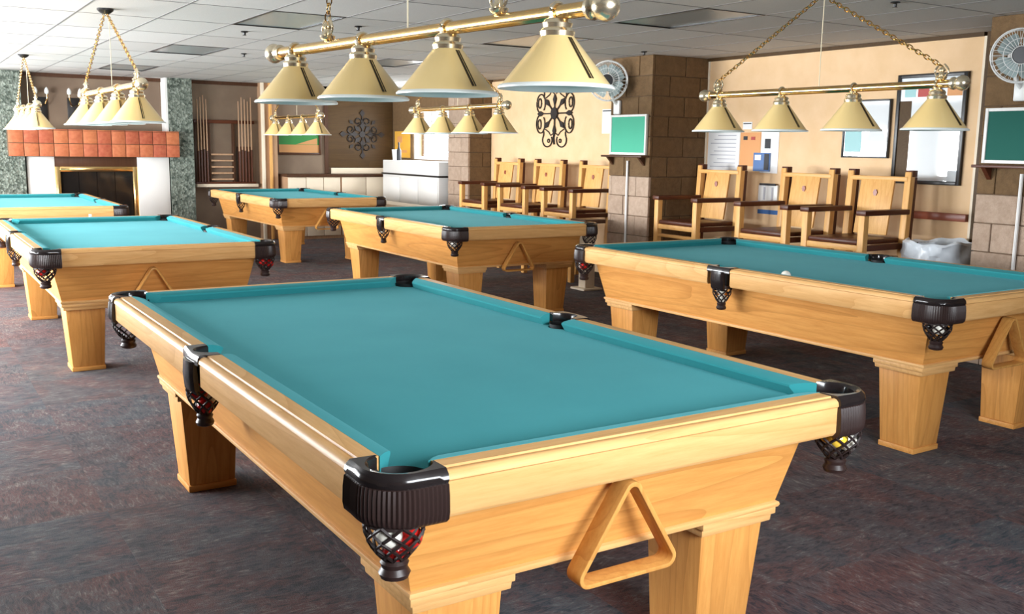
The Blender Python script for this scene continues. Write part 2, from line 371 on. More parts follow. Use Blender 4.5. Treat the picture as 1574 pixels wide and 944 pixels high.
# ------------------------------------------------------------------ pool table
NX, NY = .618, 1.27          # cushion noses
ZT = .80
def rail_profile():          # (outward from nose, z)
    return [(.050, 0), (.092, 0), (.0945, -.0045), (.0985, -.0045), (.103, -.0025), (.112, -.005), (.119, -.012), (.121, -.022), (.117, -.026), (.117, -.094), (.108, -.105), (.02, -.105), (.02, -.046), (.05, -.043)]
def cushion_profile(): return [(.050, .0005), (.030, -.001), (.010, -.006), (.001, -.011), (0, -.016), (.016, -.0445), (.05, -.0455)]
def run(prof, fn, s0, s1, nose0, nose1):
    # fn(t, s, z) -> point ; end positions shift towards the nose
    r0 = [fn(t_, s0 + nose0 * (1 - min(1, t_ / .05)), ZT + z) for t_, z in prof]
    r1 = [fn(t_, s1 + nose1 * (1 - min(1, t_ / .05)), ZT + z) for t_, z in prof]
    return MB().loft([r0, r1])
def make_table():
    T = empty('pool_table', 'table', 'pool table')
    # bed with pocket cut-outs
    out = []
    def arc(cx, cy, r, a0, a1, n): return [(cx + r * math.cos(a0 + (a1 - a0) * k / n), cy + r * math.sin(a0 + (a1 - a0) * k / n)) for k in range(n + 1)]
    bx_, by_ = .655, 1.307
    q = []
    a = math.acos(.005 / .066)
    side = arc(.672, 0, .055, PI + math.acos(.017 / .055), PI - math.acos(.017 / .055), 10)
    corner = arc(.650, 1.302, .066, -a, -(1.5 * PI - a), 12)
    half = side + corner                      # right side going up then to the top edge
    q = half + [(-x, y) for x, y in reversed(half)]
    full = [(x, y) for x, y in side] + corner + [(-x, y) for x, y in reversed(corner)] + [(-x, -y) for x, y in side] + [(-x, -y) for x, y in corner] + [(x, -y) for x, y in reversed(corner)]
    MB().loft([[(x, y, ZT - .075) for x, y in full], [(x, y, ZT - .042) for x, y in full]]).build('bed', 'cloth', T)
    rp, cp = rail_profile(), cushion_profile()
    for sx in (-1, 1):
        for sy in (-1, 1):
            fn = lambda t_, s, z: (sx * (NX + t_), sy * s, z)
            r = run(rp, fn, .088, 1.24, 0, 0).build('rail', 'oak_rail_y', T, smooth=True)
            run(cp, fn, .082, 1.245, -.012, -.055).build('cushion', 'cloth', r, smooth=True)
    for sy in (-1, 1):
        fn = lambda t_, s, z: (s, sy * (NY + t_), z)
        r = run(rp, fn, -.588, .588, 0, 0).build('rail', 'oak_rail_x', T, smooth=True)
        run(cp, fn, -.593, .593, .055, -.055).build('cushion', 'cloth', r, smooth=True)
    # aprons, tapering inwards
    ax0, ay0, ax1, ay1, th = .63, 1.255, .575, 1.20, .028
    z0, z1 = ZT - .345, ZT - .10
    for s in (-1, 1):
        def ring(xo, yo, z, s=s): return [(s * xo, -yo, z), (s * xo, yo, z), (s * (xo - th), yo - th, z), (s * (xo - th), -yo + th, z)]
        MB().loft([ring(ax1, ay1, z0), ring(ax0, ay0, z1)]).build('apron_panel', 'oak_y', T)
        def ring(xo, yo, z, s=s): return [(-xo, s * yo, z), (xo, s * yo, z), (xo - th, s * (yo - th), z), (-xo + th, s * (yo - th), z)]
        MB().loft([ring(ax1, ay1, z0), ring(ax0, ay0, z1)]).build('apron_panel', 'oak_x', T)
        mp = [(0, -.017), (.010, -.017), (.013, -.010), (.011, -.003), (.004, 0), (0, 0)]
        r0 = [(s * (ax1 + o - .004), -(ay1 + o), z0 + z + .006) for o, z in mp]; r1 = [(s * (ax1 + o - .004), ay1 + o, z0 + z + .006) for o, z in mp]
        MB().loft([r0, r1]).build('base_moulding', 'oak_rail_y', T, smooth=True)
        r0 = [(-(ax1 + o - .004), s * (ay1 + o), z0 + z + .006) for o, z in mp]; r1 = [(ax1 + o - .004, s * (ay1 + o), z0 + z + .006) for o, z in mp]
        MB().loft([r0, r1]).build('base_moulding', 'oak_rail_x', T, smooth=True)
    # inner frame under the slate
    B(-.56, .56, -1.185, 1.185, ZT - .34, ZT - .32).build('underside', 'oak_y', T)
    for sx in (-1, 1):
        for sy in (-1, 1):
            def rect(xo, yo, size, size2=None):
                size2 = size2 or size
                X = sorted((sx * xo, sx * (xo - size))); Y = sorted((sy * yo, sy * (yo - size2))); return (X[0], X[1], Y[0], Y[1])
            l = MB().frus(rect(.526, 1.152, .19), rect(.553, 1.178, .232), .028, ZT - .400)
            lo = l.build('leg', 'oak_z', T, .004)
            MB().frus(rect(.531, 1.157, .20), rect(.531, 1.157, .20), 0, .028).build('foot', 'oak_x', lo, .004)
            cp_ = MB().frus(rect(.578, 1.205, .278), rect(.578, 1.205, .278), ZT - .378, ZT - .356).frus(rect(.568, 1.195, .262), rect(.570, 1.197, .266), ZT - .400, ZT - .378)
            cp_.build('leg_cap', 'oak_rail_x', lo, .003)
    # corner pockets
    def ring_path(n=13): return [(.652 + .092 * math.cos(PI / 2 * k / n), 1.302 + .092 * math.sin(PI / 2 * k / n)) for k in range(n + 1)]
    outer = [(.742, 1.238)] + [(.742, 1.27)] + ring_path() + [(.62, 1.394), (.586, 1.394)]
    def resample(P, n):
        L = [0]
        for i in range(1, len(P)): L.append(L[-1] + math.dist(P[i], P[i - 1]))
        R = []
        for k in range(n):
            d = L[-1] * k / (n - 1); i = 1
            while i < len(L) - 1 and L[i] < d: i += 1
            f = (d - L[i - 1]) / (L[i] - L[i - 1] + 1e-9); R.append((P[i - 1][0] + (P[i][0] - P[i - 1][0]) * f, P[i - 1][1] + (P[i][1] - P[i - 1][1]) * f))
        return R
    N = 28
    oc = resample(outer, N)
    ic = [(.650 + .066 * math.cos(-PI * .41 + PI * 1.32 * k / (N - 1)), 1.302 + .066 * math.sin(-PI * .41 + PI * 1.32 * k / (N - 1))) for k in range(N)]
    ic[0] = (.667, 1.238); ic[-1] = (.586, 1.319)
    def nrm(P, i):
        a, b_ = P[max(0, i - 1)], P[min(len(P) - 1, i + 1)]; d = (b_[0] - a[0], b_[1] - a[1]); l = math.hypot(*d) or 1; return (d[1] / l, -d[0] / l)
    def offs(P, d): return [(p[0] + nrm(P, i)[0] * d, p[1] + nrm(P, i)[1] * d) for i, p in enumerate(P)]
    capr = []
    for i in range(N):
        o_, n_ = oc[i], ic[i]
        dx, dy = o_[0] - n_[0], o_[1] - n_[1]; l = math.hypot(dx, dy); dx /= l; dy /= l
        capr.append([(n_[0], n_[1], ZT - .03), (n_[0], n_[1], ZT - .004), (n_[0] + dx * .008, n_[1] + dy * .008, ZT + .003), (o_[0] - dx * .010, o_[1] - dy * .010, ZT + .004), (o_[0] + dx * .001, o_[1] + dy * .001, ZT - .006), (o_[0] + dx * .004, o_[1] + dy * .004, ZT - .018), (o_[0], o_[1], ZT - .026), (o_[0] - dx * .01, o_[1] - dy * .01, ZT - .03)])
    cap_m = MB().loft(capr).mesh('pocket_cap', 'pocket_cap', smooth=True)
    M_ = 113; fine = resample(outer, M_)
    br = []
    for i in range(M_):
        rip = .0016 * math.cos(i * 2 * PI / 4)
        p = fine[i]; n_ = nrm(fine, i)
        row = []
        for d, z in [(-.004, -.024), (.002, -.028), (.005, -.05), (.006, -.085), (.003, -.100), (-.006, -.110), (-.016, -.113), (-.016, -.024)]:
            dd = d + (rip if -.1 <= z <= -.028 and d > 0 else 0)
            row.append((p[0] + n_[0] * dd, p[1] + n_[1] * dd, ZT + z))
        br.append(row)
    boot_m = MB().loft(br).mesh('pocket_boot', 'leather', smooth=True)
    def net_mesh(c, r0, zt, zb, k=9, sq=1.0):
        mb = MB()
        def rad(u): return r0 * (1.0 + .04 * math.sin(u * PI)) * (1 - u ** 2.2 * .72)
        for d in (-1, 1):
            for j in range(k):
                pts = []
                for i in range(9):
                    u = i / 8; a = 2 * PI * j / k + d * u * 1.9; r_ = rad(u)
                    pts.append((c[0] + r_ * math.cos(a) * sq, c[1] + r_ * math.sin(a), zt + (zb - zt) * u))
                mb.tube(pts, .0036, 4)
        mb.loft([[(c[0] + rad(0) * math.cos(2 * PI * q_ / 20) * sq, c[1] + rad(0) * math.sin(2 * PI * q_ / 20), zt + dz) for q_ in range(20)] for dz in (.012, -.006)], False)
        return mb
    def tail_mesh(c, r_, zt):
        return MB().lathe([(r_ * .8, zt + .006), (r_ * 1.12, zt - .004), (r_, zt - .014), (r_ * 1.25, zt - .026), (r_ * 1.1, zt - .036), (r_ * .5, zt - .041)], 14, c)
    CN = (.672, 1.322)
    net_m = net_mesh(CN, .061, ZT - .108, ZT - .198).mesh('net', 'net', smooth=True)
    tail_m = tail_mesh(CN, .027, ZT - .196).mesh('net_tail', 'leather', smooth=True)
    lin_m = MB().loft([[(.650 + r_ * math.cos(2 * PI * k / 20), 1.302 + r_ * math.sin(2 * PI * k / 20), z) for k in range(20)] for r_, z in ((.066, ZT - .028), (.050, ZT - .10), (.001, ZT - .10))], False).mesh('liner', 'liner', smooth=True)
    for sx in (-1, 1):
        for sy in (-1, 1):
            p = place('corner_pocket', cap_m, T); p.scale = (sx, sy, 1)
            for nm, me in (('pocket_boot', boot_m), ('net', net_m), ('net_tail', tail_m), ('liner', lin_m)):
                ch = place(nm, me, p)
                if nm == 'net': ch['kind'] = 'stuff'
    # side pockets
    def yy(k, n): return -.0865 + .173 * k / n
    n_ = 20; rows = []
    for k in range(n_ + 1):
        y = yy(k, n_); bul = .006 * math.cos(y / .0865 * PI / 2)
        xo = .741 + bul; xi = .668 if abs(y) > .055 else .672 + math.sqrt(max(0, .055 ** 2 - y * y))
        xi = min(xi, xo - .012)
        rows.append([(xi, y, ZT - .03), (xi, y, ZT - .003), (xi + .004, y, ZT + .003), (xo - .008, y, ZT + .003), (xo, y, ZT - .008), (xo, y, ZT - .03)])
    scap = MB().loft(rows).mesh('pocket_cap', 'pocket_cap', smooth=True)
    rows = []
    for k in range(15):
        a = -1 + 2 * k / 14; y = .052 * a; bl = .014 * math.sqrt(max(0, 1 - a * a))
        rows.append([(.737, y, ZT - .02), (.744 + bl, y, ZT - .024), (.747 + bl, y * .98, ZT - .07), (.743 + bl, y * .92, ZT - .115), (.733 + bl * .6, y * .85, ZT - .132), (.725, y * .85, ZT - .132)])
    sboot = MB().loft(rows).mesh('pocket_boot', 'pocket_cap', smooth=True)
    SN = (.702, 0)
    snet = net_mesh(SN, .052, ZT - .112, ZT - .205, 8).mesh('net', 'net', smooth=True)
    stail = tail_mesh(SN, .023, ZT - .203).mesh('net_tail', 'leather', smooth=True)
    slin = MB().loft([[(.676 + r_ * math.cos(2 * PI * k / 18), r_ * math.sin(2 * PI * k / 18), z) for k in range(18)] for r_, z in ((.054, ZT - .028), (.046, ZT - .10), (.001, ZT - .10))], False).mesh('liner', 'liner', smooth=True)
    for sx in (-1, 1):
        p = place('side_pocket', scap, T); p.scale = (sx, 1, 1)
        for nm, me in (('pocket_boot', sboot), ('net', snet), ('net_tail', stail), ('liner', slin)):
            ch = place(nm, me, p)
            if nm == 'net': ch['kind'] = 'stuff'
    return T
TABLES = {1: (1.489, 3.049), 2: (4.610, 3.980), 3: (4.506, 8.233), 4: (1.416, 7.733), 5: (1.318, 11.942), 6: (4.554, 12.752)}
TROT = {1: 0, 2: .0105, 3: -.0100, 4: 0, 5: -.012, 6: .012}
TNAME = {1: 'nearest oak pool table in the foreground, teal cloth, ball rack at its end',
         2: 'oak pool table at the right, in front of chairs and trash can',
         3: 'oak pool table in the middle, in front of the left row of chairs',
         4: 'oak pool table at the left, second from the camera, with bright blue cloth',
         5: 'oak pool table farthest left, standing in front of the fireplace',
         6: 'farthest oak pool table, below the cue rack and the picture'}
proto = make_table()
for k in TABLES:
    o = proto if k == 1 else copy_tree(proto)
    o.location = (*TABLES[k], 0); o.rotation_euler = (0, 0, TROT[k]); tag(o, TNAME[k], 'pool table', 'oak pool tables in two rows')
def on_table(k, x, y, z):
    c, s = math.cos(TROT[k]), math.sin(TROT[k]); return (TABLES[k][0] + x * c - y * s, TABLES[k][1] + x * s + y * c, z)

# wooden triangle racks hanging at the near end of the tables
def rack_mesh():
    # rounded triangle outline in x,z ; apex up
    V = [(0, 0), (-.172, -.272), (.172, -.272)]
    def rounded(V, r, n=6):
        out = []
        for i in range(3):
            p = Vector(V[i]); a = (Vector(V[i - 1]) - p).normalized(); b_ = (Vector(V[(i + 1) % 3]) - p).normalized()
            h = math.acos(a.dot(b_)) / 2; d = r / math.tan(h); c = p + (a + b_).normalized() * r / math.sin(h)
            s, e = p + a * d - c, p + b_ * d - c
            a0 = math.atan2(s.y, s.x); a1 = math.atan2(e.y, e.x)
            while a1 - a0 > PI: a1 -= 2 * PI
            while a1 - a0 < -PI: a1 += 2 * PI
            out += [(c.x + r * math.cos(a0 + (a1 - a0) * k / n), c.y + r * math.sin(a0 + (a1 - a0) * k / n)) for k in range(n + 1)]
        return out
    o_ = rounded(V, .028)
    Vi = [(0, -.0235), (-.150, -.2605), (.150, -.2605)]
    i_ = rounded(Vi, .016)
    n = len(o_); d = .028
    mb = MB()
    vs = [(x, -d, z) for x, z in o_] + [(x, d, z) for x, z in o_] + [(x, -d, z) for x, z in i_] + [(x, d, z) for x, z in i_]
    fs = []
    for j in range(n):
        q = (j + 1) % n
        fs += [(j, q, n + q, n + j), (2 * n + q, 2 * n + j, 3 * n + j, 3 * n + q), (j, 2 * n + j, 2 * n + q, q), (n + j, n + q, 3 * n + q, 3 * n + j)]
    mb.add(vs, fs); return mb.mesh('ball_rack', 'rack_wood', .0025)
rme = rack_mesh()
RL = {1: 'wooden triangle ball rack hanging at the end of the nearest table', 2: 'wooden triangle ball rack hanging at the end of the right table', 3: 'wooden triangle ball rack hanging at the end of the middle table',
      4: 'wooden triangle ball rack hanging at the end of the left table with blue cloth', 6: 'wooden triangle ball rack hanging at the end of the farthest table'}
for k in RL:
    o = place('ball_rack', rme, None, on_table(k, -.040, -1.292, ZT - .117), (math.radians(2), 0, TROT[k])); tag(o, RL[k], 'ball rack', 'triangle racks hung on the tables')

# balls in the pocket nets
ball_me = {}
def ball(col, pos, label):
    if col not in ball_me: ball_me[col] = MB().sphere((0, 0, 0), .0275, 20, 12).mesh('pool_ball', 'ball_' + col, smooth=True)
    tag(place('pool_ball', ball_me[col], None, pos), label, 'ball', 'pool balls')
def net_balls(k, sx, sy, cols, where):
    if sy: c = (sx * .672, sy * 1.322); R = .0305
    else: c = (sx * .702, 0); R = .021
    spots = [(PI * 1.25, .667), (PI * .45, .664), (PI * 1.85, .652), (0, .622)] if sy else [(PI * 1.2, .672), (PI * .2, .650), (0, .620)]
    base = math.atan2(sy, sx) if sy else 0
    names = ['upper', 'second', 'third', 'lowest']
    for i, col in enumerate(cols):
        a, z = spots[i]; r_ = R if i < len(spots) - 1 else .003
        ball(col, on_table(k, c[0] + r_ * math.cos(a), c[1] + r_ * math.sin(a), z), '%s ball, %s in the %s' % (col, names[i], where))
net_balls(1, -1, -1, ['white', 'white', 'red', 'red'], 'net of the nearest table\'s front corner pocket')
net_balls(1, 1, -1, ['yellow', 'yellow', 'white'], 'net of the nearest table\'s right corner pocket')
net_balls(1, -1, 0, ['red', 'white', 'red'], 'net of the nearest table\'s left side pocket')
net_balls(2, -1, -1, ['white', 'black', 'black'], 'net of the right table\'s front corner pocket')
net_balls(2, -1, 0, ['white', 'orange', 'white'], 'net of the right table\'s left side pocket')
net_balls(2, -1, 1, ['red', 'white'], 'net of the right table\'s far left corner pocket')
net_balls(4, 1, -1, ['red', 'white', 'red'], 'net of the blue clothed table\'s right corner pocket')
net_balls(4, -1, -1, ['red', 'black'], 'net of the blue clothed table\'s front corner pocket')
net_balls(3, -1, -1, ['white', 'black'], 'net of the middle table\'s front corner pocket')
net_balls(3, -1, 0, ['white'], 'net of the middle table\'s left side pocket')
ball('white', on_table(2, -NX + .022, -.36, ZT - .042 + .0275), 'white cue ball resting against the left cushion of the right table')
tag(B(-.011, .011, -.011, .011, 0, .022).build('chalk_cube', 'white_plastic', None, .002, loc=on_table(4, .02, 1.355, ZT)), 'small white chalk cube on the far rail of the blue clothed table', 'chalk')

# ------------------------------------------------------------------ hanging billiard lamps
def make_lamp(sp_, zb, hook, half, cent, dz=.235, hs=.168, R=.167, zc=H):
    L = empty('billiard_lamp', 'lamp', 'hanging lamp')
    zr = zb + dz
    def cyl(y0, y1, r0, r1=None, n=16):
        r1 = r1 or r0; return MB().loft([[(r_ * math.cos(2 * PI * j / n), y, zr + r_ * math.sin(2 * PI * j / n)) for j in range(n)] for y, r_ in ((y0, r0), (y1, r1))])
    cyl(-half, half, .021).build('rail', 'brass', L, smooth=True)
    for s in (-1, 1):
        prof = [(.0, .022), (.004, .031), (.016, .033), (.022, .026), (.030, .024), (.042, .034), (.062, .040), (.082, .034), (.095, .018), (.100, .002)]
        MB().loft([[(r_ * math.cos(2 * PI * j / 18), s * (half - .02 + d), zr + r_ * math.sin(2 * PI * j / 18)) for j in range(18)] for d, r_ in prof]).build('finial', 'brass_pale', L, smooth=True)
    so = MB().loft([[(r_ * math.cos(2 * PI * j / 32), r_ * math.sin(2 * PI * j / 32), z) for j in range(32)] for r_, z in ((R, 0), (R - .006, .006), (.040, hs), (.034, hs + .002))], False).mesh('shade', 'brass_shade', smooth=True)
    li = MB().loft([[(r_ * math.cos(2 * PI * j / 32), r_ * math.sin(2 * PI * j / 32), z) for j in range(32)] for r_, z in ((.034, hs - .001), (.037, hs - .005), (R - .010, .004), (R + .002, -.002), (R + .003, .003), (R - .003, .009))], False).mesh('lining', 'enamel', smooth=True)
    fi = MB().lathe([(.047, hs - .012), (.050, hs + .004), (.046, hs + .010), (.040, hs + .014), (.043, hs + .026), (.036, hs + .036), (.022, hs + .042), (.020, dz - .018)], 20).mesh('fitter', 'brass_pale', smooth=True)
    co = MB().tube([(.026 * math.cos(a), 0, dz + .026 * math.sin(a)) for a in [2 * PI * q / 16 for q in range(16)]], .007, 6, True).mesh('collar', 'brass_pale', smooth=True)
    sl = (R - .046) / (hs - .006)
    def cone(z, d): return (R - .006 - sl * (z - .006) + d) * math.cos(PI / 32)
    sm = MB()  # thin dark strips running down the outside of each cone
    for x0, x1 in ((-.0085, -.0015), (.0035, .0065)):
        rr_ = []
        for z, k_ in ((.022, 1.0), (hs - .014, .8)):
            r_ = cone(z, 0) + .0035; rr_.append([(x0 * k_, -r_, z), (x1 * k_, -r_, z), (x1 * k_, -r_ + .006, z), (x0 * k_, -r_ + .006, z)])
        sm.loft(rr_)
    se = sm.mesh('dark_stripe', 'dark_stripe')
    bu = MB().sphere((0, 0, .085), .032, 14, 8).lathe([(.02, .11), (.02, hs)], 12).mesh('bulb', 'enamel', smooth=True)
    for k in range(4):
        y = (k - 1.5) * sp_
        s = place('shade', so, L, (0, y, zb)); place('dark_stripe', se, s); place('lining', li, s); place('fitter', fi, s); place('collar', co, s); place('bulb', bu, s)
    for s in (-1, 1):
        y = s * hook
        mb = MB().lathe([(.012, zr + .018), (.026, zr + .026), (.030, zr + .036), (.016, zr + .046), (.012, zr + .060), (.022, zr + .070), (.012, zr + .082), (.006, zr + .09)], 14, (0, y))
        mb.build('hook', 'brass_pale', L, smooth=True)
        for q in (-1, 1):
            pts = [(0, y + q * (.012 + .026 * math.sin(u * PI)), zr + .03 + .07 * u) for u in [i / 8 for i in range(9)]]
            MB().tube(pts, .005, 6).build('scroll', 'brass_pale', L, smooth=True)
        # chain of links
        p0 = Vector((0, y, zr + .09)); p1 = Vector((0, s * cent, zc - .03)); d = p1 - p0; n = int(d.length / .030); dn = d.normalized()
        mb = MB(); side = dn.cross(Vector((1, 0, 0))).normalized()
        for i in range(n):
            c = p0 + d * (i + .5) / n; u = side if i % 2 else Vector((1, 0, 0))
            mb.tube([c + dn * (.021 * math.cos(a)) + u * (.0105 * math.sin(a)) for a in [2 * PI * q / 10 for q in range(10)]], .0032, 4, True)
        ch = mb.build('chain', 'brass', L, smooth=True); ch['kind'] = 'stuff'
        if cent > .05: MB().lathe([(.030, zc), (.030, zc - .012), (.010, zc - .03)], 14, (0, s * cent)).build('canopy', 'brass', L, smooth=True)
    if cent <= .05: MB().lathe([(.055, zc), (.055, zc - .012), (.035, zc - .03), (.010, zc - .04)], 18, (0, 0)).build('canopy', 'black_metal', L, smooth=True)
    MB().tube([(.02, 0, zc), (.022, .004, (zc + zr) / 2), (.02, 0, zr - .02)], .0028, 5).build('cord', 'cord', L)
    return L
lampA = make_lamp(.522, 1.605, .52, .93, .42, .205, .150, .162)
lampA.location = (1.500, 3.085, 0); lampA.rotation_euler = (0, 0, .122); tag(lampA, 'large brass four-shade billiard lamp hanging over the nearest table', 'hanging lamp', 'billiard lamps over the tables')
lampB = make_lamp(.523, 1.565, .80, .88, .03)
LB = [((4.635, 4.02), .02, 'brass four-shade billiard lamp on V chains over the right table'),
      ((4.506, 8.15), -.01, 'brass four-shade billiard lamp over the middle table, before the bright window'),
      ((1.345, 7.45), .03, 'brass four-shade billiard lamp on V chains over the blue clothed left table'),
      ((1.30, 11.9), 0, 'pale brass billiard lamp over the farthest left table, before the fireplace'),
      ((4.545, 12.55), 0, 'small looking brass billiard lamp over the farthest table, before the picture')]
for k, ((x, y), a, l) in enumerate(LB):
    o = lampB if k == 0 else copy_tree(lampB)
    o.location = (x, y, 0); o.rotation_euler = (0, 0, a); tag(o, l, 'hanging lamp', 'billiard lamps over the tables')

# ------------------------------------------------------------------ tall spectator chairs
def make_chair():
    T = empty('spectator_chair', 'chair', 'chair')
    # local: front towards -x, width along y ; front posts x=0, back posts x=.5
    W = .268; p = .028
    for s in (-1, 1):
        B(-p, p, s * W - p, s * W + p, 0, 1.01).build('front_leg', 'pine_z', T, .005)
        bl = MB().frus((.47 - p, .47 + p, s * W - p, s * W + p), (.53 - p, .53 + p, s * W - p, s * W + p), 0, 1.30).build('back_leg', 'pine_z', T, .005)
        B(.515, .575, s * W - .034, s * W + .034, 1.262, 1.312).build('post_cap', 'mahogany_x', bl, .004)
        MB().frus((.505, .545, s * W - .024, s * W + .024), (.555, .59, s * W - .024, s * W + .024), 0, 1.26).build('back_leg_strip', 'mahogany_z', bl)
        B(-.04, .50, s * W - .045, s * W + .045, .972, 1.012).build('armrest', 'mahogany_x', T, .006)
        B(.02, .48, s * W - .018, s * W + .018, .70, .745).build('side_rail', 'mahogany_x', T, .004)
        B(.02, .48, s * W - .015, s * W + .015, .22, .26).build('side_stretcher', 'mahogany_x', T, .004)
    B(-.02, .02, -W, W, .70, .745).build('front_rail', 'pine_y', T, .004)
    B(-.02, .02, -W, W, .625, .655).build('lower_rail', 'pine_y', T, .004)
    B(-.10, .03, -W + .01, W - .01, .30, .325).build('footrest', 'pine_y', T, .004)
    B(.45, .49, -W, W, .24, .28).build('back_stretcher', 'mahogany_y', T, .004)
    B(-.015, .50, -W + .03, W - .03, .745, .785).build('seat', 'mahogany_y', T, .012)
    B(.495, .535, -W, W, 1.225, 1.262).build('top_rail', 'pine_y', T, .005)
    q = MB().frus((.435, .455, -.155, .155), (.497, .517, -.155, .155), .80, 1.25).build('back_panel', 'pine_z', T, .004)
    MB().loft([[(.478 + dx, .020 * math.cos(a), 1.13 + .028 * math.sin(a)) for a in [2 * PI * k / 6 for k in range(6)]] for dx in (0, -.006)]).build('knot', 'red_rail', q)
    return T
ch0 = make_chair()
CH = [((6.20, 6.94), 'pine spectator chair beside the brown block pier, first of the right row'), ((6.20, 5.87), 'pine spectator chair in the middle of the right row, below the notices'), ((6.20, 5.12), 'pine spectator chair of the right row next to the trash can'),
      ((6.20, 10.75), 'pine spectator chair of the left row, farthest from the green board'), ((6.20, 9.82), 'pine spectator chair in the middle of the left row under the iron medallion'), ((6.20, 8.88), 'pine spectator chair of the left row closest to the green board')]
for k, ((x, y), l) in enumerate(CH):
    o = ch0 if k == 0 else copy_tree(ch0)
    o.location = (x, y, 0); o.rotation_euler = (0, 0, random.uniform(-.03, .03)); tag(o, l, 'chair', 'tall spectator chairs along the wall')

# ------------------------------------------------------------------ wall fans
def make_fan(R):
    F = empty('wall_fan', 'fan', 'fan')      # faces -x, mounted on the wall plane x=0
    xf, xb = -.30, -.17
    yaw = Matrix.Translation((-.09, 0, 0)) @ Matrix.Rotation(.72, 4, 'Z') @ Matrix.Translation((.09, 0, 0))
    def circ(r_, x, n=36): return [(x, r_ * math.cos(2 * PI * k / n), r_ * math.sin(2 * PI * k / n)) for k in range(n)]
    cage = MB()
    for r_, x, t_ in ((R, (xf + xb) / 2, .007), (R * .97, xf + .03, .003), (R * .96, xb - .02, .003), (R * .62, xf + .004, .0025), (R * .33, xf, .003), (R * .5, xb, .0025)): cage.tube(circ(r_, x), t_, 5, True)
    for k in range(30):
        a = 2 * PI * k / 30; c, s = math.cos(a), math.sin(a)
        cage.tube([(xf, .33 * R * c, .33 * R * s), (xf + .004, .62 * R * c, .62 * R * s), (xf + .03, .97 * R * c, .97 * R * s), ((xf + xb) / 2, R * c, R * s), (xb - .02, .96 * R * c, .96 * R * s), (xb, .5 * R * c, .5 * R * s)], .0018, 4)
    cg = cage.build('cage', 'white_plastic', F, smooth=True); cg['kind'] = 'stuff'
    MB().loft([[(x, r_ * math.cos(2 * PI * k / 20), r_ * math.sin(2 * PI * k / 20)) for k in range(20)] for x, r_ in ((xf - .006, .002), (xf - .006, R * .30), (xf + .004, R * .33), (xf + .008, .002))]).build('badge', 'black_metal', F, smooth=True)
    MB().loft([[(x, r_ * math.cos(2 * PI * k / 16), r_ * math.sin(2 * PI * k / 16)) for k in range(16)] for x, r_ in ((xf + .02, .03), (xf + .08, .035))]).build('hub', 'black_metal', F, smooth=True)
    for k in range(4):
        a0 = PI / 4 + k * PI / 2; rows = []
        for i in range(7):
            u = i / 6; r_ = R * (.14 + .72 * u); wd = .30 + .45 * math.sin(u * PI * .8)
            rows.append([(xf + .05 + .03 * dd - .002 * zz, r_ * math.cos(a0 + dd * wd), r_ * math.sin(a0 + dd * wd)) for dd, zz in ((-1, 0), (0, 0), (1, 0), (1, 1), (0, 1), (-1, 1))])
        MB().loft(rows).build('blade', 'fan_blade', F, smooth=True)
    MB().loft([[(x, r_ * math.cos(2 * PI * k / 20), r_ * math.sin(2 * PI * k / 20)) for k in range(20)] for x, r_ in ((xb, .05), (xb + .03, .06), (xb + .09, .055), (xb + .11, .03))]).build('motor', 'white_plastic', F, smooth=True)
    for ch in F.children: ch.data.transform(yaw)
    MB().tube([(-.09, 0, .02), (-.09, 0, -.12), (-.05, -.02, -.20), (-.02, -.02, -.22)], .016, 10).build('bracket', 'white_plastic', F, smooth=True)
    B(-.03, 0, -.07, .03, -.32, -.18).build('mount', 'white_plastic', F, .01)
    return F
f1 = make_fan(.195); f1.location = (6.297, 8.01, 2.11); f1.rotation_euler = (0, 0, 0); tag(f1, 'white wall fan partly hidden by the largest lamp shade', 'fan', 'wall fans')
f2 = copy_tree(f1); f2.location = (6.297, 3.78, 2.065); f2.scale = (.86, .86, .86); tag(f2, 'white wall fan at the right edge above the dark green board', 'fan', 'wall fans')

# green boards with shelf
def green_board(y0, y1, z0, z1, mat, label):
    x = 6.296
    T = empty('score_board', label, 'board', (x, (y0 + y1) / 2, z0), 0, 'green score boards'); c = (y0 + y1) / 2; h = z1 - z0; a, b_ = y0 - c, y1 - c
    B(-.022, 0, a + .02, b_ - .02, .02, h - .02).build('panel', mat, T)
    for r in ((a, a + .022, 0, h), (b_ - .022, b_, 0, h), (a + .022, b_ - .022, h - .022, h), (a + .022, b_ - .022, 0, .022)): B(-.03, 0, *r).build('frame_bar', 'white_paint', T, .003)
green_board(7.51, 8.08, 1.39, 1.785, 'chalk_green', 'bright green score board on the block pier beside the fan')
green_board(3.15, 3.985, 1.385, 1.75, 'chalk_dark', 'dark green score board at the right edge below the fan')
def shelf(y0, y1, z, mat, label):
    T = empty('wall_shelf', label, 'shelf', (6.296, (y0 + y1) / 2, z - .05)); c = (y0 + y1) / 2
    B(-.10, 0, y0 - c, y1 - c, .03, .05).build('board', mat, T, .003)
    for q in (y0 - c + .06, y1 - c - .09): MB().loft([[(0, y, .03), (-.08, y, .03), (0, y, -.05)] for y in (q, q + .03)]).build('bracket', mat, T)
shelf(7.485, 8.13, 1.385, 'dark_wood_z', 'dark shelf below the bright green score board')
shelf(3.15, 4.01, 1.375, 'mahogany_y', 'reddish shelf below the dark green score board')
tag(MB().tube([(6.285, 7.80, 1.33), (6.285, 7.80, .02)], .012, 8).build('conduit', 'white_paint', None, smooth=True), 'white conduit running down the tan block pier', 'pipe')
tag(MB().tube([(6.285, 3.70, 1.32), (6.285, 3.70, .02)], .012, 8).build('conduit', 'white_paint', None, smooth=True), 'white conduit running down the pier at the right edge', 'pipe')
